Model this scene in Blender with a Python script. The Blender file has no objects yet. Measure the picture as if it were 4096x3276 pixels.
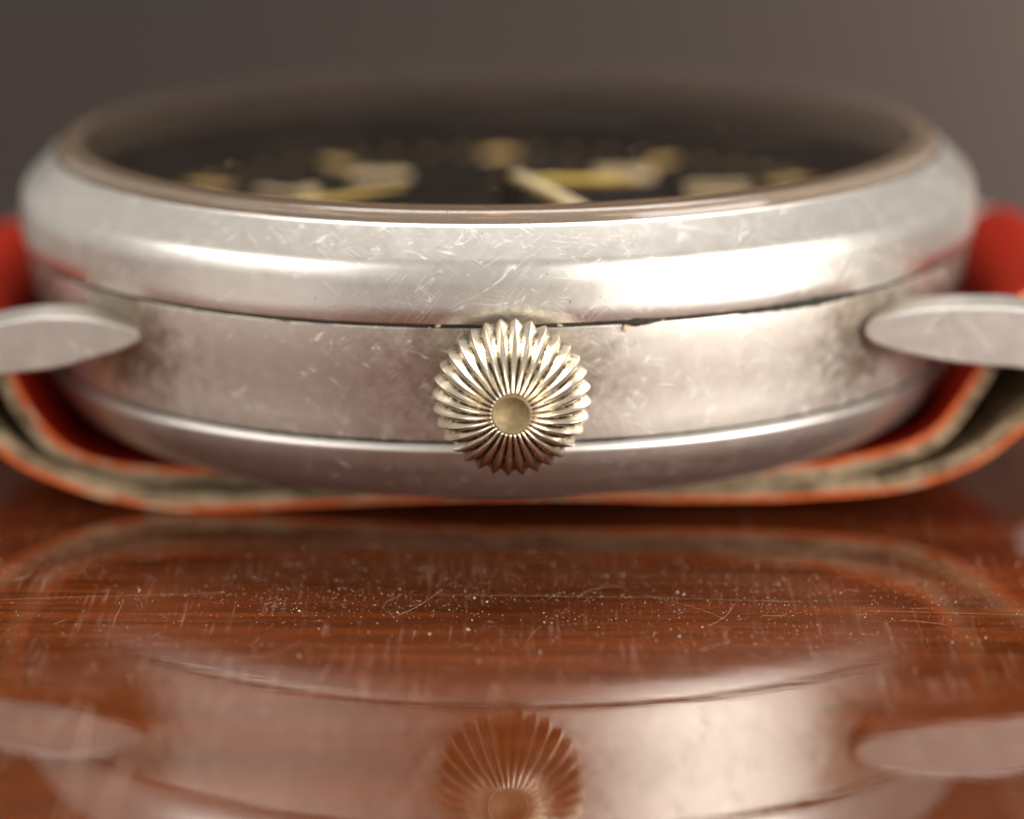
import bpy, bmesh, math, random
from mathutils import Vector, Matrix, noise as mnoise

K = 0.001                      # all dimensions below are millimetres
PI = math.pi
random.seed(11)
scene = bpy.context.scene
COL = scene.collection

# ------------------------------------------------------------------ camera
cam_d = bpy.data.cameras.new('camera')
cam = bpy.data.objects.new('camera', cam_d)
COL.objects.link(cam)
scene.camera = cam
pitch, roll = 0.222, 0.006
fwd = Vector((0, math.cos(pitch), -math.sin(pitch)))
r0 = Vector((1, 0, 0)); u0 = Vector((0, math.sin(pitch), math.cos(pitch)))
right = r0 * math.cos(roll) + u0 * math.sin(roll)
up = u0 * math.cos(roll) - r0 * math.sin(roll)
M = Matrix((right, up, -fwd)).transposed().to_4x4()
M.translation = Vector((0.415, -149.99, 35.853)) * K
cam.matrix_world = M
cam_d.sensor_width = 36.0
cam_d.sensor_fit = 'HORIZONTAL'
cam_d.lens = 36.0 * 16452.3 / 4096.0
cam_d.clip_start = 0.005
cam_d.clip_end = 10.0
cam_d.dof.use_dof = True
cam_d.dof.focus_distance = 133.6 * K
cam_d.dof.aperture_fstop = 27.0
cam_d.dof.aperture_blades = 0

# ------------------------------------------------------------------ world and lamps
world = bpy.data.worlds.new('World')
scene.world = world
world.use_nodes = True
world.node_tree.nodes['Background'].inputs[0].default_value = (1.0, 0.94, 0.87, 1)
world.node_tree.nodes['Background'].inputs[1].default_value = 0.47

def softbox(name, loc, target, sx, sy, power, color):
    l = bpy.data.lights.new(name, 'AREA')
    l.shape = 'RECTANGLE'; l.size = sx * K; l.size_y = sy * K
    l.energy = power; l.color = color
    o = bpy.data.objects.new(name, l); COL.objects.link(o)
    o.location = Vector(loc) * K
    d = Vector(target) * K - o.location
    o.rotation_euler = d.to_track_quat('-Z', 'Y').to_euler()
    return o

softbox('top_softbox', (10, 85, 265), (0, 0, 5), 200, 130, 0.75, (1.0, 0.97, 0.94))
softbox('key_softbox', (205, -180, 115), (0, 0, 6), 240, 90, 0.32, (1.0, 0.96, 0.92))
softbox('added_low_fill', (235, -185, 25), (0, 0, 6), 190, 110, 0.75, (1.0, 0.96, 0.91))  # added fill, brightens the right of the case band
softbox('fill_softbox', (-240, -150, 115), (0, 0, 6), 220, 110, 0.32, (1.0, 0.97, 0.94))
softbox('added_backdrop_fill', (140, 215, 5), (105, 300, -8), 40, 60, 0.62, (1.0, 0.90, 0.82))  # added lamp, lightens the backdrop towards the right

scene.view_settings.view_transform = 'Standard'
scene.view_settings.look = 'None'
scene.view_settings.exposure = 0.33
scene.view_settings.gamma = 1.0
scene.view_settings.use_curve_mapping = False
scene.cycles.use_denoising = True
scene.cycles.max_bounces = 7
scene.cycles.use_adaptive_sampling = True
scene.cycles.adaptive_threshold = 0.02
scene.cycles.transparent_max_bounces = 12
scene.cycles.sample_clamp_indirect = 8.0

# ------------------------------------------------------------------ helpers
def link(name, me, mats=None, parent=None, smooth=True):
    o = bpy.data.objects.new(name, me)
    COL.objects.link(o)
    if mats is not None:
        for m in (mats if isinstance(mats, (list, tuple)) else [mats]):
            me.materials.append(m)
    if parent is not None:
        o.parent = parent
    if smooth:
        for p in me.polygons: p.use_smooth = True
    return o

def pydata(name, verts, faces, uvs=None):
    me = bpy.data.meshes.new(name)
    me.from_pydata([(v[0]*K, v[1]*K, v[2]*K) for v in verts], [], faces)
    if uvs is not None:
        ul = me.uv_layers.new(name='UVMap')
        for l in me.loops:
            ul.data[l.index].uv = uvs[l.vertex_index]
    me.update()
    return me

def rounded(profile, rad, n=5):
    """round the corners of an open (r,z) polyline; rad: a number or a list per point"""
    out = []
    P = [Vector(p) for p in profile]
    for i, p in enumerate(P):
        r = rad[i] if isinstance(rad, (list, tuple)) else rad
        if i in (0, len(P)-1) or r <= 0:
            out.append(p); continue
        a, b = P[i-1]-p, P[i+1]-p
        d = min(r, a.length*.45, b.length*.45)
        q0, q1 = p + a.normalized()*d, p + b.normalized()*d
        for k in range(n+1):
            t = k/n
            out.append(q0*(1-t)**2 + p*2*t*(1-t) + q1*t*t)
    return out

def lathe(profile, segs=256, wobble=None):
    """(r,z) polyline turned about z, seam at the back; UV in millimetres"""
    P = [Vector(p) for p in profile]
    V, F, U = [], [], []
    L = 0; n = len(P)
    for i, p in enumerate(P):
        if i: L += (p-P[i-1]).length
        for k in range(segs+1):
            a = PI/2 + 2*PI*k/segs
            r, z = p.x, p.y
            if wobble:
                r, z = wobble(a, r, z, i)
            V.append((r*math.cos(a), r*math.sin(a), z))
            U.append((2*PI*k/segs*17.0, L))
    for i in range(n-1):
        for k in range(segs):
            a = i*(segs+1)+k
            F.append((a, a+1, a+segs+2, a+segs+1))
    me = pydata('lathe', V, F, U)
    bm = bmesh.new(); bm.from_mesh(me)
    bmesh.ops.recalc_face_normals(bm, faces=bm.faces)
    bm.to_mesh(me); bm.free()
    return me

def prism(outline, y0, y1, bevel=0.0, segs=3):
    """outline: (x,z) loop, extruded from y0 to y1"""
    n = len(outline)
    V = [(x, y0, z) for x, z in outline] + [(x, y1, z) for x, z in outline]
    F = [tuple(range(n)), tuple(range(2*n-1, n-1, -1))]
    F += [(i, i+n, (i+1) % n + n, (i+1) % n) for i in range(n)]
    me = pydata('prism', V, F)
    bm = bmesh.new(); bm.from_mesh(me)
    bmesh.ops.recalc_face_normals(bm, faces=bm.faces)
    if bevel > 0:
        es = [e for e in bm.edges if len(e.link_faces) == 2 and e.calc_face_angle(0) > 0.9]
        bmesh.ops.bevel(bm, geom=es, offset=bevel*K, segments=segs, profile=0.5, affect='EDGES')
    bm.to_mesh(me); bm.free()
    return me

def spline(pts, n=6, closed=False):
    P = [Vector(p) for p in pts]; N = len(P); out = []
    rng = N if closed else N-1
    for i in range(rng):
        if closed:
            p0, p1, p2, p3 = P[(i-1) % N], P[i], P[(i+1) % N], P[(i+2) % N]
        else:
            p0, p1, p2, p3 = P[max(i-1, 0)], P[i], P[i+1], P[min(i+2, N-1)]
        for k in range(n):
            t = k/n
            out.append(0.5*((2*p1)+(p2-p0)*t+(2*p0-5*p1+4*p2-p3)*t*t+(3*p1-p0-3*p2+p3)*t**3))
    if not closed: out.append(P[-1])
    return out

# ------------------------------------------------------------------ node helper
class NT:
    def __init__(self, name):
        self.m = bpy.data.materials.new(name); self.m.use_nodes = True
        self.t = self.m.node_tree; self.t.nodes.clear()
        self.out = self.t.nodes.new('ShaderNodeOutputMaterial')
    def n(self, kind, **kw):
        nd = self.t.nodes.new('ShaderNode'+kind)
        for k, v in kw.items():
            if k[0] == 'i' and k[1:].isdigit(): self.set(nd.inputs[int(k[1:])], v)
            elif hasattr(nd, k): setattr(nd, k, v)
            else: self.set(nd.inputs[k.replace('_', ' ')], v)
        return nd
    def set(self, sock, v):
        if isinstance(v, bpy.types.NodeSocket): self.t.links.new(v, sock)
        elif isinstance(v, bpy.types.Node): self.t.links.new(v.outputs[0], sock)
        else:
            if isinstance(v, tuple) and len(v) == 3 and sock.type == 'RGBA': v = (*v, 1)
            sock.default_value = v
    def math(self, op, a, b=None, c=None, clamp=False):
        nd = self.t.nodes.new('ShaderNodeMath'); nd.operation = op; nd.use_clamp = clamp
        self.set(nd.inputs[0], a)
        if b is not None: self.set(nd.inputs[1], b)
        if c is not None: self.set(nd.inputs[2], c)
        return nd.outputs[0]
    def ramp(self, v, lo, hi, a=0.0, b=1.0):
        nd = self.t.nodes.new('ShaderNodeMapRange'); nd.interpolation_type = 'SMOOTHSTEP'
        self.set(nd.inputs[0], v)
        for i, x in zip((1, 2, 3, 4), (lo, hi, a, b)): self.set(nd.inputs[i], x)
        return nd.outputs[0]
    def mix(self, f, a, b):
        nd = self.t.nodes.new('ShaderNodeMix'); nd.data_type = 'RGBA'
        self.set(nd.inputs[0], f); self.set(nd.inputs[6], a); self.set(nd.inputs[7], b)
        return nd.outputs[2]
    def noise(self, vec, scale, detail=3.0, rough=0.55, dist=0.0):
        nd = self.n('TexNoise', Vector=vec, Scale=scale, Detail=detail, Roughness=rough, Distortion=dist)
        return nd.outputs[0]
    def mapping(self, vec, rot=(0, 0, 0), scale=(1, 1, 1), loc=(0, 0, 0)):
        nd = self.n('Mapping', Vector=vec)
        nd.inputs['Rotation'].default_value = rot
        nd.inputs['Scale'].default_value = scale
        nd.inputs['Location'].default_value = loc
        return nd.outputs[0]
    def mm(self):
        """object coordinates in millimetres"""
        tc = self.n('TexCoord')
        return self.mapping(tc.outputs['Object'], scale=(1/K, 1/K, 1/K))
    def bsdf(self, **kw):
        b = self.n('BsdfPrincipled', **kw)
        self.t.links.new(b.outputs[0], self.out.inputs[0])
        return b

def scratches(N, uv, layers):
    """thin random lines: bands of stretched noise, broken up by a second noise"""
    acc = None
    for k, (ang, along, across, width, lo, hi) in enumerate(layers):
        v = N.mapping(N.mapping(uv, rot=(0, 0, ang)), scale=(across, along, 1), loc=(7.3*k, 3.1*k, 1.7*k))
        f = N.noise(v, 1.0, 0.0, 0.4, 0.08)
        d = N.math('ABSOLUTE', N.math('SUBTRACT', f, 0.5))
        line = N.ramp(d, 0.0, width, 1.0, 0.0)
        msk = N.noise(N.mapping(uv, loc=(11*k+3, 5*k, 2)), 0.55 + .25*k, 2.0)
        line = N.math('MULTIPLY', line, N.ramp(msk, lo, hi))
        acc = line if acc is None else N.math('MAXIMUM', acc, line)
    return acc

def worn_metal(name, base, rough, scr=0.5, stain_shade=0.0, brush=0.3, stain_shade_at=None, stain_shade_col=(0.20, 0.15, 0.09)):
    N = NT(name)
    uv = N.n('UVMap').outputs[0]
    big = N.noise(uv, 0.35, 4.0, 0.6)
    mid = N.noise(uv, 1.6, 4.0, 0.65)
    fine = N.noise(N.mapping(uv, scale=(14, 1.6, 1)), 1.0, 3.0, 0.6)
    hfine = N.noise(N.mapping(uv, scale=(0.5, 16, 1)), 1.0, 3.0, 0.6)
    s = scratches(N, uv, [
        (0.40, 0.22, 5.0, 0.012, 0.53, 0.66), (-0.65, 0.30, 4.5, 0.014, 0.50, 0.64),
        (0.95, 0.30, 4.0, 0.014, 0.50, 0.64), (1.45, 0.20, 5.0, 0.012, 0.52, 0.66), (2.2, 0.35, 5.0, 0.016, 0.50, 0.64)])
    speck = N.ramp(N.noise(uv, 9.0, 2.0, 0.6), 0.68, 0.74)
    dents = N.ramp(N.noise(uv, 2.3, 3.0, 0.7), 0.63, 0.70)
    mark = N.math('MULTIPLY', N.math('MAXIMUM', s, N.math('MULTIPLY', N.math('MAXIMUM', speck, dents), 0.28)), scr, clamp=True)
    tone = N.math('ADD', N.math('MULTIPLY', N.math('SUBTRACT', big, 0.5), 0.40), N.math('MULTIPLY', N.math('SUBTRACT', mid, 0.5), 0.35))
    tone = N.math('ADD', tone, N.math('MULTIPLY', N.math('SUBTRACT', fine, 0.5), brush*0.4))
    dark = tuple(c*0.72*w for c, w in zip(base, (1.0, 0.95, 0.88)))
    col = N.mix(N.math('ADD', 0.68, N.math('MULTIPLY', tone, 1.1), clamp=True), dark, base)
    if stain_shade_at:
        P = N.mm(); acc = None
        for (c, rad, wt) in stain_shade_at:
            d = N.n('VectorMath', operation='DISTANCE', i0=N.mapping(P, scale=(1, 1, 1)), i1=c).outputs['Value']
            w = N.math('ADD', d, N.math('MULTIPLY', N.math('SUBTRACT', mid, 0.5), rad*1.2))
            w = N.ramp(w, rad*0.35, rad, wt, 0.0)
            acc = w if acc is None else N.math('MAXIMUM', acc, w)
        col = N.mix(N.math('MULTIPLY', acc, stain_shade), col, stain_shade_col)
    col = N.mix(mark, col, (0.93, 0.91, 0.88))
    rg = N.math('ADD', rough, N.math('MULTIPLY', N.math('SUBTRACT', mid, 0.5), 0.12))
    rg = N.math('ADD', rg, N.math('MULTIPLY', mark, 0.22), clamp=True)
    hgt = N.math('ADD', N.math('MULTIPLY', fine, 0.5*brush), N.math('MULTIPLY', hfine, 0.35*brush))
    hgt = N.math('ADD', hgt, N.math('MULTIPLY', mid, 0.45))
    hgt = N.math('SUBTRACT', hgt, N.math('MULTIPLY', mark, 0.7))
    bump = N.n('Bump', Strength=0.35, Distance=0.012*K, Height=hgt)
    pits = N.math('MULTIPLY', N.ramp(N.noise(N.mapping(uv, loc=(31, 17, 5)), 5.5, 1.0), 0.76, 0.80), 0.5)
    col = N.mix(pits, col, (0.13, 0.10, 0.06))
    N.bsdf(Base_Color=col, Metallic=N.math('SUBTRACT', 1.0, N.math('MULTIPLY', mark, 0.8)), Roughness=rg, Normal=bump.outputs[0])
    return N.m

# ------------------------------------------------------------------ materials
SILVER = (0.76, 0.73, 0.68)
stain_shade_spots = [((12.6*a, 11.2*b, 7.6), 3.2, 1.0) for a in (1, -1) for b in (-1, 1)] + [((16.5*a, 4*b, 8.3), 5.0, 1.0) for a in (1, -1) for b in (-1, 1)] + [((0.3, -17.0, 7.6), 4.6, 0.65), ((-7.0, -15.5, 7.0), 5.5, 0.25)]  # brown patina by the lugs; spots round and left of the crown paint shade
m_bezel = worn_metal('bezel_metal', SILVER, 0.35, scr=0.45, brush=0.15)
m_case = worn_metal('case_metal', (0.78, 0.745, 0.68), 0.47, scr=0.7, stain_shade=0.75, brush=0.8, stain_shade_at=stain_shade_spots)
m_back = worn_metal('case_back_metal', (0.72, 0.69, 0.65), 0.43, scr=0.25, brush=0.2)
m_lug = worn_metal('lug_metal', (0.78, 0.74, 0.69), 0.38, scr=0.3, brush=0.3)

def simple(name, col, rough=0.5, metallic=0.0, var=0.25, scale=2.0, bump=0.0, **kw):
    N = NT(name)
    P = N.mm()
    f = N.noise(P, scale, 4.0, 0.6)
    c2 = tuple(c*(1-var) for c in col)
    c = N.mix(f, c2, tuple(min(1, c*(1+var*.6)) for c in col))
    args = dict(Base_Color=c, Roughness=rough, Metallic=metallic)
    args.update(kw)
    if bump:
        args['Normal'] = N.n('Bump', Strength=0.6, Distance=bump*K, Height=N.noise(P, scale*3, 4.0, 0.65)).outputs[0]
    N.bsdf(**args)
    return N.m

def crown_material():
    N = NT('crown_metal'); P = N.mm()
    f = N.noise(P, 3.0, 4.0, 0.65); g = N.noise(P, 14.0, 3.0, 0.6)
    groove = N.n('Attribute', attribute_name='groove').outputs['Fac']
    dirt = N.math('MULTIPLY', N.ramp(groove, 0.45, 0.95), N.ramp(f, 0.34, 0.56))
    dirt = N.math('MULTIPLY', dirt, N.ramp(g, 0.25, 0.5))
    col = N.mix(f, (0.62, 0.53, 0.40), (0.80, 0.71, 0.57))
    col = N.mix(N.math('MULTIPLY', dirt, 0.9), col, (0.060, 0.055, 0.022))
    N.bsdf(Base_Color=col, Metallic=1.0, Roughness=N.math('ADD', 0.16, N.math('MULTIPLY', g, 0.14)),
           Normal=N.n('Bump', Strength=0.25, Distance=0.01*K, Height=g).outputs[0])
    return N.m
m_crown = crown_material()
m_cap = simple('brass_pip', (0.28, 0.21, 0.10), 0.6, 0.35, 0.55, 4.0, 0.02)
m_grime = simple('seam_grime', (0.024, 0.020, 0.009), 0.85, 0.0, 0.5, 6.0, 0.02)
m_crumb = simple('dry_crumb', (0.55, 0.42, 0.27), 0.8, 0.0, 0.4, 6.0)
m_dial = simple('black_dial', (0.006, 0.005, 0.004), 0.6, 0.0, 0.3, 2.0, Specular_IOR_Level=0.05)
m_lume = simple('aged_lume', (0.66, 0.43, 0.15), 0.7, 0.0, 0.25, 3.0)
m_lume_pale = simple('pale_lume', (0.82, 0.62, 0.36), 0.7, 0.0, 0.2, 3.0)
m_hand = simple('gilt_hand', (0.62, 0.44, 0.12), 0.45, 0.3, 0.2, 3.0)
m_hand_pale = simple('cream_hand', (0.80, 0.66, 0.42), 0.55, 0.0, 0.15, 3.0)
m_hand_lume = simple('yellow_lume', (0.80, 0.58, 0.10), 0.55, 0.0, 0.15, 3.0)
m_rehaut = simple('dial_ring', (0.055, 0.036, 0.023), 0.45, 0.3, 0.3, 1.0)
m_red = simple('red_leather', (0.23, 0.010, 0.0014), 0.6, 0.0, 0.35, 2.2, 0.05, Specular_IOR_Level=0.05)
def edge_paint():
    N = NT('worn_edge_paint'); P = N.mm()
    f = N.noise(P, 0.7, 5.0, 0.7); g = N.noise(P, 5.0, 4.0, 0.7)
    t = N.math('ADD', N.math('MULTIPLY', f, 0.7), N.math('MULTIPLY', g, 0.3))
    col = N.mix(N.ramp(t, 0.47, 0.64), (0.68, 0.13, 0.03), (0.60, 0.36, 0.21))
    N.bsdf(Base_Color=col, Roughness=0.75, Specular_IOR_Level=0.2, Normal=N.n('Bump', Strength=0.7, Distance=0.06*K, Height=g).outputs[0])
    return N.m
m_edge = edge_paint()
def suede():
    N = NT('suede_core'); P = N.mm()
    f = N.noise(N.mapping(P, scale=(0.35, 1, 1.2)), 1.0, 5.0, 0.65); g = N.noise(P, 7.0, 4.0, 0.7)
    t = N.math('ADD', N.math('MULTIPLY', f, 0.75), N.math('MULTIPLY', g, 0.25))
    col = N.mix(N.ramp(t, 0.38, 0.62), (0.12, 0.088, 0.054), (0.46, 0.34, 0.21))
    N.bsdf(Base_Color=col, Roughness=0.95, Specular_IOR_Level=0.1, Normal=N.n('Bump', Strength=0.9, Distance=0.08*K, Height=g).outputs[0])
    return N.m
m_core = suede()

def crystal_material():
    N = NT('acrylic_crystal')
    fr = N.n('Fresnel', IOR=1.49)
    tr = N.n('BsdfTransparent', Color=(0.97, 0.95, 0.91))
    gl = N.n('BsdfGlossy', Color=(1, 1, 1), Roughness=0.04)
    mx = N.n('MixShader', i0=fr.outputs[0], i1=tr.outputs[0], i2=gl.outputs[0])
    film = N.n('BsdfDiffuse', Color=(0.62, 0.50, 0.40))
    fm = N.math('ADD', 0.004, N.math('MULTIPLY', N.ramp(N.noise(N.mm(), 0.25, 4.0), 0.4, 0.7), 0.009))
    mf = N.n('MixShader', i0=fm, i1=mx.outputs[0], i2=film.outputs[0])
    N.t.links.new(mf.outputs[0], N.out.inputs[0])
    return N.m
m_crystal = crystal_material()

def crystal_edge_material():
    N = NT('acrylic_edge'); P = N.mm()
    f = N.noise(P, 1.2, 3.0)
    N.bsdf(Base_Color=N.mix(f, (0.50, 0.375, 0.27), (0.64, 0.49, 0.365)), Roughness=0.12, IOR=1.49, Transmission_Weight=0.72)
    return N.m
m_cedge = crystal_edge_material()

def wood_material():
    N = NT('lacquered_wood'); P = N.mm()
    w = N.noise(P, 0.05, 3.0)
    v = N.mapping(P, scale=(0.05, 1.3, 1.3))
    g1 = N.noise(v, 1.0, 5.0, 0.65, 0.6)
    v2 = N.mapping(P, scale=(0.25, 4.5, 4.5))
    g2 = N.noise(v2, 1.0, 3.0, 0.6, 0.2)
    pore = N.ramp(N.noise(N.mapping(P, scale=(0.45, 7.0, 7.0)), 1.0, 2.0), 0.58, 0.68)
    t = N.math('ADD', N.math('MULTIPLY', g1, 0.65), N.math('MULTIPLY', g2, 0.35))
    col = N.mix(N.ramp(t, 0.33, 0.68), (0.058, 0.0140, 0.0032), (0.150, 0.0370, 0.0085))
    col = N.mix(N.math('MULTIPLY', pore, 0.6), col, (0.030, 0.009, 0.005))
    haze = N.noise(P, 0.35, 5.0, 0.65)
    scr = scratches(N, N.mapping(P, scale=(1, 1, 1)), [
        (0.05, 0.12, 2.2, 0.006, 0.55, 0.66), (0.9, 0.2, 2.0, 0.006, 0.58, 0.68), (1.5, 0.12, 2.0, 0.006, 0.58, 0.68)])
    col = N.mix(N.math('MULTIPLY', scr, 0.25), col, (0.6, 0.42, 0.33))
    rub = N.noise(N.mapping(P, scale=(5.0, 0.16, 1)), 1.0, 2.0, 0.6)
    film = N.math('MULTIPLY', N.ramp(rub, 0.52, 0.74), N.ramp(haze, 0.40, 0.62))
    smear = N.ramp(N.noise(P, 0.8, 5.0, 0.7), 0.52, 0.72)
    film = N.math('ADD', N.math('MULTIPLY', film, 0.22), N.math('MULTIPLY', smear, 0.04))
    col = N.mix(film, col, (0.50, 0.33, 0.26))
    crg = N.math('ADD', 0.012, N.math('MULTIPLY', N.ramp(haze, 0.45, 0.75), 0.03))
    N.bsdf(Base_Color=col, Roughness=0.5, Specular_IOR_Level=0.0, Coat_Weight=1.0, Coat_IOR=1.5, Coat_Roughness=crg,
           Coat_Tint=(1.0, 0.93, 0.90), Coat_Normal=N.n('Bump', Strength=0.5, Distance=0.012*K, Height=N.noise(N.mapping(P, scale=(0.35, 0.6, 1)), 1.0, 3.0, 0.55)).outputs[0])
    return N.m
m_wood = wood_material()

def backdrop_material():
    N = NT('grey_backdrop'); P = N.mm()
    f = N.noise(P, 0.01, 3.0)
    N.bsdf(Base_Color=N.mix(f, (0.0172, 0.0098, 0.0065), (0.0196, 0.0115, 0.0076)), Roughness=0.9)
    return N.m
m_backdrop = backdrop_material()

# ------------------------------------------------------------------ setting
def slab(x0, x1, y0, y1, z0, z1, bev):
    me = prism([(x0, z0), (x1, z0), (x1, z1), (x0, z1)], y0, y1, bev, 4)
    return me
table = link('tabletop', slab(-70, 70, -47, 34, -60, 0, 1.2), m_wood, smooth=False)
table['kind'] = 'structure'

prof = [(-40, -60.0), (150, -60.0)] + [(150+150*math.sin(a), 90-150*math.cos(a)) for a in [PI/2*k/14 for k in range(1, 15)]] + [(300, 330)]
V = []; F = []
for i, (y, z) in enumerate(prof):
    V += [(-170, y, z), (170, y, z)]
    if i: F.append((2*i-2, 2*i-1, 2*i+1, 2*i))
bd = link('backdrop', pydata('backdrop', V, F), m_backdrop)
bd['kind'] = 'structure'

# ------------------------------------------------------------------ the watch
watch = bpy.data.objects.new('wristwatch', None)
watch.empty_display_size = 0.01
COL.objects.link(watch)
watch['label'] = 'vintage steel wristwatch with fluted crown and red leather strap lying on glossy wood'
watch['category'] = 'wristwatch'
WM = Matrix.Rotation(0.010, 4, 'X') @ Matrix.Rotation(-0.014, 4, 'Y')
watch.matrix_world = WM
WI = WM.inverted()

# bezel
bez = rounded([(15.2, 11.0), (16.18, 11.1), (16.22, 12.12), (16.36, 12.08), (17.40, 10.98), (17.50, 10.45), (17.50, 9.4), (17.40, 8.95), (16.9, 8.93), (15.6, 8.93)],
              [0, .05, .05, .08, .26, .2, .25, .06, 0, 0], 6)
bezel = link('bezel', lathe(bez, 384), m_bezel, watch)

# middle case
mid = rounded([(15.0, 8.86), (17.0, 8.86), (17.33, 8.84), (17.12, 7.6), (16.78, 6.0), (16.58, 4.80), (16.2, 4.775), (15, 4.775)],
              [0, 0, .06, .6, .6, .05, 0, 0], 5)
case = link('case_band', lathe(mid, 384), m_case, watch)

# case back
back = rounded([(15.4, 4.74), (16.56, 4.745), (16.74, 4.52), (16.52, 3.85), (15.85, 3.05), (14.5, 2.28), (12.0, 1.82), (6.0, 1.66), (0.0, 1.62)],
               [0, .08, .26, .6, .8, 1.2, 2, 2, 0], 6)
caseback = link('case_back', lathe(back, 384), m_back, watch)

# grime packed in the two seams
def grime_ring(name, R, z, base, amp, seed, bulges=()):
    segs = 720; V = []; F = []
    for k in range(segs):
        a = 2*PI*k/segs
        n1 = mnoise.noise(Vector((math.cos(a)*9, math.sin(a)*9, seed)))
        n2 = mnoise.noise(Vector((math.cos(a)*45, math.sin(a)*45, seed)))
        w = base + amp*max(0, n1*0.8+n2*0.7)
        bul = 0
        for (ac, wd, h) in bulges:
            d = (a-ac)/wd
            if abs(d) < 1: bul = h*(1-d*d)*(0.7+0.6*n2); w += bul
        for j in range(8):
            t = 2*PI*j/8
            rr = R + w*math.cos(t)*0.55 + bul*0.45
            V.append((rr*math.cos(a), rr*math.sin(a), z + w*math.sin(t)))
    for k in range(segs):
        k2 = (k+1) % segs
        for j in range(8):
            F.append((k*8+j, k*8+(j+1) % 8, k2*8+(j+1) % 8, k2*8+j))
    o = link(name, pydata(name, V, F), m_grime, watch)
    o['kind'] = 'stuff'
    return o
ang = lambda x, R=17.35: -math.acos(max(-1, min(1, x/R)))+2*PI
grime_ring('seam_grime', 17.365, 8.895, 0.030, 0.045, 3.1, [(ang(4.8), 0.05, 0.12), (ang(10.4), 0.20, 0.15), (ang(-15.4), .06, .06), (ang(-6.5), .1, .03)])
grime_ring('seam_grime', 16.60, 4.77, 0.022, 0.03, 8.4, [(ang(3.2, 16.6), 0.09, 0.03)])

# crumbs stuck at the bezel seam
V = []; F = []
def crumb(V, F, c, r, stretch=(1, 1, 1)):
    b = len(V)
    t = (1+5**.5)/2
    for p in [(-1,t,0),(1,t,0),(-1,-t,0),(1,-t,0),(0,-1,t),(0,1,t),(0,-1,-t),(0,1,-t),(t,0,-1),(t,0,1),(-t,0,-1),(-t,0,1)]:
        s = r*random.uniform(.35, .65)
        V.append((c[0]+p[0]*s*stretch[0], c[1]+p[1]*s*stretch[1], c[2]+p[2]*s*stretch[2]))
    for f in [(0,11,5),(0,5,1),(0,1,7),(0,7,10),(0,10,11),(1,5,9),(5,11,4),(11,10,2),(10,7,6),(7,1,8),(3,9,4),(3,4,2),(3,2,6),(3,6,8),(3,8,9),(4,9,5),(2,4,11),(6,2,10),(8,6,7),(9,8,1)]:
        F.append(tuple(b+i for i in f))
for x, z, r, st in [(4.25, 8.70, .15, (.55, .5, 1.2)), (4.6, 8.83, .07, (2, 1, .7)), (5.0, 8.86, .08, (1.8, 1, .7)), (5.5, 8.88, .07, (1.6, 1, .7)),
                    (-1.9, 8.92, .06, (2, 1, .8)), (2.1, 8.9, .06, (2.0, 1, 1)), (-2.2, 8.85, .03, (1, 1, 1)), (-1.3, 8.6, .03, (1, 1, 1)), (10.6, 8.95, .06, (2, 1, .8))]:
    a = ang(x, 17.37)
    crumb(V, F, (17.38*math.cos(a), 17.38*math.sin(a), z), r, st)
cr = link('dirt_crumbs', pydata('crumbs', V, F), m_crumb, watch, smooth=False)
cr['kind'] = 'stuff'

# lugs: flat sided, pointed where they meet the case band
lug_R = [(12.52, 7.36), (12.62, 7.60), (12.98, 7.86), (13.81, 8.05), (15.49, 8.23), (17.8, 8.22), (19.0, 7.85), (20.4, 7.1), (21.6, 6.0), (22.0, 5.0), (21.3, 4.8), (20.0, 5.5),
         (18.1, 6.06), (16.67, 6.18), (15.26, 6.34), (13.85, 6.62), (13.0, 6.90), (12.62, 7.14)]
lug_L = [(-12.30, 7.12), (-12.46, 7.29), (-13.34, 7.52), (-14.12, 7.66), (-15.29, 7.71), (-16.14, 7.67), (-17.26, 7.49), (-19.6, 6.95), (-21.4, 6.0), (-22.2, 4.9), (-21.4, 4.6), (-19.8, 5.1),
         (-17.3, 5.63), (-16.45, 5.75), (-15.33, 5.90), (-14.2, 6.20), (-13.07, 6.55), (-12.4, 6.89)]
def local_outline(o, y):
    r = []
    for x, z in o:
        p = WI @ Vector((x, y, z)); r.append((p.x, p.z))
    return r
for o in (lug_R, lug_L):
    for s in (-1, 1):
        pts = [(p.x, p.y) for p in spline(local_outline([(x*.996, z+.13) for x, z in o], -11.9), 4, True)]
        pts = [(x, z - (0.35 if s > 0 else 0)) for x, z in pts]
        me = prism(pts, s*11.9, s*9.7, 0.10, 3)
        ul = me.uv_layers.new(name='UVMap')
        for l in me.loops:
            c = me.vertices[l.vertex_index].co
            ul.data[l.index].uv = (c.x/K + c.y/K*.5, c.z/K + c.y/K)
        lo = link('lug', me, m_lug, watch, smooth=False)

# spring bars through the strap loops
for sx, zc in ((19.25, 7.0), (-19.0, 6.5)):
    V = []; F = []
    for k in range(20):
        a = 2*PI*k/20
        for y in (-9.6, 9.6): V.append((sx+.55*math.cos(a), y, zc+.55*math.sin(a)))
    for k in range(20):
        F.append((2*k, 2*k+1, (2*k+3) % 40, (2*k+2) % 40))
    link('spring_bar', pydata('bar', V, F, [(v[0], v[1]) for v in V]), m_lug, watch)

# crystal: domed acrylic shell standing on the bezel seat
dome = [(15.55*math.sin(t)/math.sin(.17), 12.42 + (math.cos(t)-math.cos(.17))*15.55/math.sin(.17)) for t in [.17*(1-k/24) for k in range(25)]]
crystal = link('crystal', lathe([(15.9, 12.51)] + [(r, z+.15) for r, z in dome], 256), m_crystal, watch)
link('crystal_edge', lathe(rounded([(15.0, 11.1), (16.12, 11.1), (16.11, 12.34), (15.92, 12.50), (15.2, 12.60), (15.0, 11.1)], [0, .05, .12, .15, .1, 0], 4), 256), m_cedge, crystal)

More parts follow.
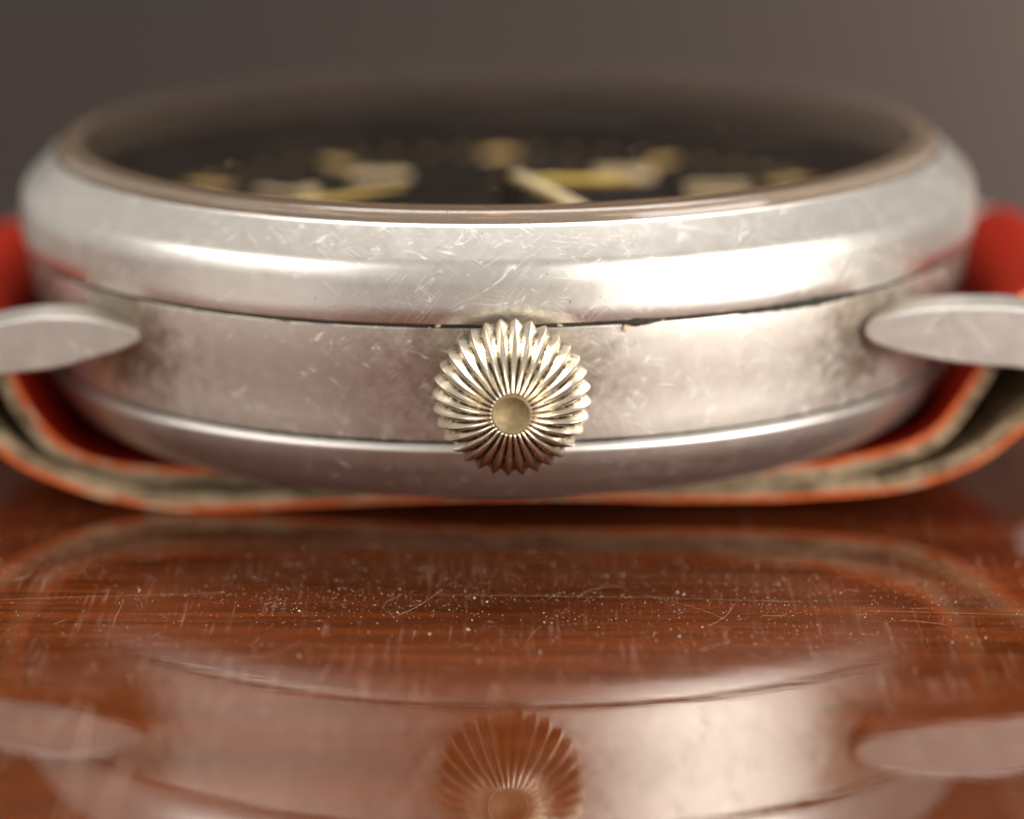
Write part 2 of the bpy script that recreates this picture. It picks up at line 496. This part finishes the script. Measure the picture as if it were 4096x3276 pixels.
V, F = [], []
random.seed(5)
for i in range(26):
    a = random.uniform(0, 2*PI); q = 15*math.sqrt(random.random())
    t = math.asin(q/15.55*math.sin(.17))
    z = 12.58 + (math.cos(t)-math.cos(.17))*15.55/math.sin(.17)
    crumb(V, F, (q*math.cos(a), q*math.sin(a), z), random.uniform(.012, .035))
sp = link('crystal_specks', pydata('specks', V, F), simple('glass_dust', (0.7, 0.6, 0.5), 0.8), crystal, smooth=False)
sp['kind'] = 'stuff'

# dial, inner ring, markers, hands
dial = link('dial', lathe([(15.3, 9.30), (15.2, 9.35), (8, 9.351), (0.0, 9.352)], 128), m_dial, watch)
link('dial_ring', lathe(rounded([(15.25, 9.36), (15.32, 10.4), (15.36, 11.6)], [0, .1, 0], 3), 192), m_rehaut, dial)

def numeral(txt, hour, size, mat):
    cu = bpy.data.curves.new('numeral', 'FONT')
    cu.body = txt; cu.size = size*K; cu.extrude = 0.05*K; cu.align_x = 'CENTER'; cu.align_y = 'CENTER'; cu.offset = 0.18*K
    tmp = bpy.data.objects.new('tmp', cu); COL.objects.link(tmp)
    me = bpy.data.meshes.new_from_object(tmp.evaluated_get(bpy.context.evaluated_depsgraph_get()))
    bpy.data.objects.remove(tmp)
    me.materials.clear()
    o = link('numeral', me, mat, dial, smooth=False)
    th = -PI/2 - math.radians(30*(hour-3))         # polar angle of the hour seen from above
    o.location = (9.5*K*math.cos(th), 9.5*K*math.sin(th), 9.41*K)
    o.rotation_euler = (0, 0, -PI/2)               # upright when 12 is at +x
    return o
for h in range(1, 13):
    if h == 9: continue
    numeral(str(h), h, 3.0, m_lume_pale if h in (7, 8, 10, 11) else m_lume)

def disc(r, h, n=16):
    V = [(r*math.cos(2*PI*k/n), r*math.sin(2*PI*k/n), 0) for k in range(n)] + [(r*.9*math.cos(2*PI*k/n), r*.9*math.sin(2*PI*k/n), h) for k in range(n)]
    F = [tuple(range(n, 2*n))] + [(k, (k+1) % n, n+(k+1) % n, n+k) for k in range(n)]
    return pydata('disc', V, F)
for h in range(12):
    if h == 3: continue
    c, s_ = math.cos(h*PI/6), math.sin(h*PI/6)
    V = [((r*c - w*s_), (r*s_ + w*c), z) for z in (9.36, 9.43) for r, w in ((11.9, -.35), (13.6, -.5), (13.6, .5), (11.9, .35))]
    link('hour_marker', pydata('baton', V, [(4, 5, 6, 7), (0, 1, 5, 4), (1, 2, 6, 5), (2, 3, 7, 6), (3, 0, 4, 7)]), m_lume, dial, smooth=False)
dot_s, dot_b = disc(.24, .06), disc(.85, .08)
dot_s.materials.append(m_lume); dot_b.materials.append(m_lume)
for k in range(60):
    th = 2*PI*k/60
    me = dot_b if k == 15 else dot_s
    o = bpy.data.objects.new('minute_marker', me); COL.objects.link(o); o.parent = dial
    R = 13.9 if me is dot_s else 13.2
    o.location = (R*math.cos(th)*K, R*math.sin(th)*K, 9.36*K)

def hand(name, pts, z, h, mat, rot, parent=None):
    c, s = math.cos(rot), math.sin(rot)
    n = len(pts)
    V = [(x*c-y*s, x*s+y*c, z) for x, y in pts] + [(x*c-y*s, x*s+y*c, z+h) for x, y in pts]
    F = [tuple(range(n, 2*n)), tuple(range(n-1, -1, -1))] + [(k, (k+1) % n, n+(k+1) % n, n+k) for k in range(n)]
    o = link(name, pydata(name, V, F), mat, parent or watch, smooth=False)
    if parent is None: o.location = (0.5*K, 0, 0)
    return o
mh = hand('minute_hand', [(-1.0, -.3), (-1.0, .3), (0, .35), (8.5, .46), (12.2, .1), (12.2, -.1), (8.5, -.46), (0, -.35)], 10.90, .08, m_hand, math.radians(-71.5))
hand('hand_lume', [(0.6, -.24), (0.6, .24), (8.5, .36), (11.5, .08), (11.5, -.08), (8.5, -.36)], 10.985, .10, m_hand_pale, math.radians(-71.5), mh)
hh = hand('hour_hand', [(-1.0, -.3), (-1.0, .3), (0, .4), (1.4, .7), (3.6, .7), (4.8, 0), (3.6, -.7), (1.4, -.7), (0, -.4)], 10.60, .08, m_hand, math.radians(-8))
hand('hand_lume', [(0.7, -.3), (0.7, .3), (1.4, .58), (3.5, .58), (4.3, 0), (3.5, -.58), (1.4, -.58)], 10.685, .10, m_hand_lume, math.radians(-8), hh)
sh = hand('sweep_hand', [(-1.2, -.2), (-1.2, .2), (0, .14), (4, .16), (12.4, .1), (12.4, -.1), (4, -.16), (0, -.14)], 10.78, .06, m_dial, math.radians(214.5))
hand('hand_lume', [(4.6, -.12), (4.6, .12), (6.5, .5), (10.5, .6), (12.2, .1), (12.2, -.1), (10.5, -.6), (6.5, -.5)], 10.845, .08, m_hand, math.radians(214.5), sh)
link('hand_pivot', lathe([(0.5, 9.4), (0.5, 11.2), (0.35, 11.28), (0, 11.3)], 32), m_dial, watch).location = (0.5*K, 0, 0)

# crown: fluted onion dome with a brass pip
cprof = [(0.63, 0.06, .04), (0.66, 0.0, .07), (0.72, -0.02, .10), (0.88, 0.01, .14), (1.12, 0.10, .165), (1.40, 0.27, .18), (1.70, 0.52, .19), (1.98, 0.84, .195), (2.22, 1.22, .20), (2.42, 1.64, .20),
         (2.54, 2.02, .20), (2.59, 2.30, .20), (2.60, 2.45, .20), (2.585, 2.78, .19), (2.51, 2.95, .16), (2.38, 3.08, .12), (2.1, 3.15, .06), (1.3, 3.18, 0.0)]
cp = spline([Vector(p) for p in cprof], 3)
NT_, SUB = 32, 12
V, F, GR = [], [], []
nv = NT_*SUB
for p in cp:
    for k in range(nv):
        t = (k % SUB)/SUB; t = min(1, abs(t-0.5)*2/0.93)            # 1 at a ridge, 0 at the valley
        q = min(1, max(0, (p.x-0.7)/1.7))               # rounded ribs at the hub, sharp crests at the rim
        ridge = (1-(1-t)**2.2)*(1-q) + (t**1.15)*q
        if p.x > 0.62: d = p.z*(1-ridge)
        a = 2*PI*(k/nv) + PI/NT_*0.6
        # the flute is sunk along the surface normal: mostly backwards near the hub, inwards at the rim
        w = min(1, max(0, (p.x-1.0)/1.5))
        rr = p.x - d*w
        dd = p.y + d*(1-w)*1.1 + d*w*0.25
        V.append((rr*math.sin(a), dd, rr*math.cos(a))); GR.append(1-t)
for i in range(len(cp)-1):
    for k in range(nv):
        k2 = (k+1) % nv
        F.append((i*nv+k, i*nv+k2, (i+1)*nv+k2, (i+1)*nv+k))
me = pydata('crown', V, F)
at = me.attributes.new('groove', 'FLOAT', 'POINT')
at.data.foreach_set('value', GR)
bm = bmesh.new(); bm.from_mesh(me); bmesh.ops.recalc_face_normals(bm, faces=bm.faces)
for e in bm.edges:
    e.smooth = e.calc_face_angle(0) < 0.55
bm.to_mesh(me); bm.free()
crown = link('crown', me, m_crown, watch)
cloc = Vector((0.498, -21.13, 6.811))
crown.location = cloc*K
capme = lathe([(0.70, -0.10), (0.645, -0.02), (0.60, 0.0), (0.56, -.03), (0.48, -.12), (0.36, -.21), (0.20, -.27), (0, -.29)], 48)
cap = link('crown_pip', capme, m_cap, crown)
cap.rotation_euler = (PI/2, 0, 0)
stem = link('crown_stem', lathe([(1.45, 0.0), (1.45, 1.6)], 48), m_crown, crown)
stem.rotation_euler = (-PI/2, 0, 0); stem.location = (0, 3.0*K, 0)

# ------------------------------------------------------------------ strap: one leather strip folded round both bars
inner = [(-17.15, 4.85), (-16.85, 4.12), (-16.42, 3.43), (-15.86, 2.78), (-15.19, 2.26), (-14.39, 1.93), (-13.48, 1.73), (-12.3, 1.62), (-10.5, 1.57), (-6, 1.58), (0, 1.60), (6, 1.64),
         (10.42, 1.82), (12.41, 2.15), (13.6, 2.40), (14.68, 2.78), (15.46, 3.29), (16.01, 4.0), (16.45, 4.66), (16.88, 5.4)]
loopR = [(17.2, 6.3), (17.75, 7.5), (18.5, 8.15), (19.4, 8.38), (20.3, 8.1), (21.0, 7.3), (21.15, 6.2), (20.6, 5.0), (19.6, 3.95)]
outer = [(18.41, 3.05), (17.27, 2.13), (15.86, 1.42), (14.44, 1.0), (13.01, .78), (11.3, .65), (9.58, .55), (6.15, .52), (2, .56), (-2, .48), (-5.28, .32), (-8.46, .14), (-10.47, .06), (-11.9, .12), (-13.04, .27),
         (-14.19, .50), (-15.32, .85), (-16.18, 1.2), (-17.03, 1.6), (-17.59, 2.01)]
loopL = [(-18.8, 2.95), (-20.1, 4.3), (-20.75, 5.8), (-20.4, 6.9), (-19.4, 7.6), (-18.5, 7.5), (-17.75, 6.9), (-17.35, 5.9)]
loop = spline(inner + loopR + outer + loopL, 14, True)
loop = [Vector((p.x, p.y)) for p in loop]
n = len(loop)
def offs(d):
    out = []
    for i in range(n):
        t = loop[(i+1) % n]-loop[i-1]; t.normalize()
        nn = Vector((-t.y, t.x))                         # the loop runs clockwise over the top: this side is outwards
        out.append(loop[i] + nn*d)
    return out
def ribbon(name, d0, d1, y0, y1, mat, parent, wave=0.0, uvm=False):
    a, b = offs(d0), offs(d1)
    V, F = [], []
    for i in range(n):
        w = wave*(mnoise.noise(Vector((i*0.12, d0*3, 1.3))) + 0.6*mnoise.noise(Vector((i*0.9, d0*3, 7.3))))
        for p, y in ((a[i], y0+w), (b[i], y0+w), (b[i], y1), (a[i], y1)):
            V.append(WI @ Vector((p.x, y, p.y)))
    for i in range(n):
        j = (i+1) % n
        for k in range(4):
            F.append((4*i+k, 4*i+(k+1) % 4, 4*j+(k+1) % 4, 4*j+k))
    me = pydata(name, V, F)
    bm = bmesh.new(); bm.from_mesh(me); bmesh.ops.recalc_face_normals(bm, faces=bm.faces)
    for e in bm.edges: e.smooth = e.calc_face_angle(0) < 0.8
    bm.to_mesh(me); bm.free()
    return link(name, me, mat, parent)
strap = ribbon('strap', -0.60, -0.16, -7.95, 7.95, m_core, watch, 0.12)
ribbon('leather_face', -0.155, 0.0, -7.80, 8.0, m_red, strap)
ribbon('painted_edge', -0.17, 0.006, -8.03, -7.81, m_edge, strap, 0.08)

# ------------------------------------------------------------------ dust, fibres and painted hairline scratch glints lying on the lacquer
m_dust_and_glints = simple('pale_dust_and_glints', (0.80, 0.58, 0.42), 0.7, 0.0, 0.3, 5.0)
V, F = [], []
random.seed(23)
cnt = 0
while cnt < 15000:
    y = random.gauss(-19.5, 3.6) if random.random() < 0.72 else random.uniform(-46, -10)
    x = random.uniform(-25, 25)
    dens = 0.5 + 0.9*mnoise.noise(Vector((x*.10, y*.16, 4.2))) + 0.7*mnoise.noise(Vector((x*.5, y*.6, 9.2)))
    cnt += 1
    if dens < random.random(): continue
    r = 0.006 + 0.013*random.random()**4 + (0.03*random.random() if random.random() < .018 else 0)
    a = random.uniform(0, PI); st = random.uniform(.5, 2.0)
    b = len(V)
    for k in range(5):
        t = 2*PI*k/5; q = r*random.uniform(.6, 1.4)
        px, py = q*st*math.cos(t), q*math.sin(t)/st
        V.append((x+px*math.cos(a)-py*math.sin(a), y+px*math.sin(a)+py*math.cos(a), 0.003))
    V.append((x, y, 0.003+r*1.1))
    F += [(b+k, b+(k+1) % 5, b+5) for k in range(5)]
d = link('dust', pydata('dust', V, F), m_dust_and_glints, smooth=False)
d['kind'] = 'stuff'; d['label'] = 'pale dust specks scattered on the glossy wood'; d['category'] = 'dust'

def tube(V, F, pts, r):
    b = len(V); m = 5
    for i, p in enumerate(pts):
        t = (pts[min(i+1, len(pts)-1)]-pts[max(i-1, 0)]).normalized()
        s = t.cross(Vector((0, 0, 1))).normalized(); u = s.cross(t)
        for k in range(m):
            a = 2*PI*k/m
            V.append(tuple(p + s*r*math.cos(a) + u*r*math.sin(a)))
    for i in range(len(pts)-1):
        for k in range(m):
            F.append((b+i*m+k, b+i*m+(k+1) % m, b+(i+1)*m+(k+1) % m, b+(i+1)*m+k))
V, F = [], []
for i in range(60):
    x, y = random.uniform(-23, 23), random.gauss(-20, 4.5)
    a = random.uniform(0, 2*PI); L = random.uniform(.2, .7) if random.random() < .6 else random.uniform(1, 4)
    cv = random.gauss(0, .6)
    pts = [Vector((x, y, .008))]
    for k in range(12):
        a += cv/12 + random.gauss(0, .03)
        pts.append(pts[-1] + Vector((math.cos(a), math.sin(a), 0))*L/12)
    tube(V, F, pts, random.uniform(.0010, .0024))
for i in range(110):                                    # pale tubes standing in for glints on scratches running towards the viewer
    x, y = random.uniform(-18, 18), random.uniform(-44, -27)
    a = -PI/2 + random.gauss(0, .10); L = random.uniform(.8, 3.0)
    tube(V, F, [Vector((x+math.cos(a)*L*k/4, y+math.sin(a)*L*k/4, .006)) for k in range(5)], random.uniform(.002, .006))
def straight(x0, y0, x1, y1, r, bend=0.0):
    tube(V, F, [Vector((x0+(x1-x0)*k/12, y0+(y1-y0)*k/12 + bend*math.sin(PI*k/12) + random.gauss(0, .006), .005)) for k in range(13)], r)
straight(-24, -21.6, -9, -18.9, .0013, .3)
straight(-2, -19.0, 10, -19.6, .0015, .15)
straight(12, -20.6, 24, -21.4, .0014, -.1)
straight(-11.75, -43.5, -12.15, -32.0, .009, .2)
straight(-10.75, -43.5, -10.55, -37.1, .011, -.2)
straight(-18, -44, -17.4, -37, .006)
f = link('lint_and_scratch_glints', pydata('fibres_and_scratch_glints', V, F), m_dust_and_glints)
f['kind'] = 'stuff'; f['label'] = 'fine hairs, lint and painted scratch glints lying across the glossy wood'; f['category'] = 'lint'
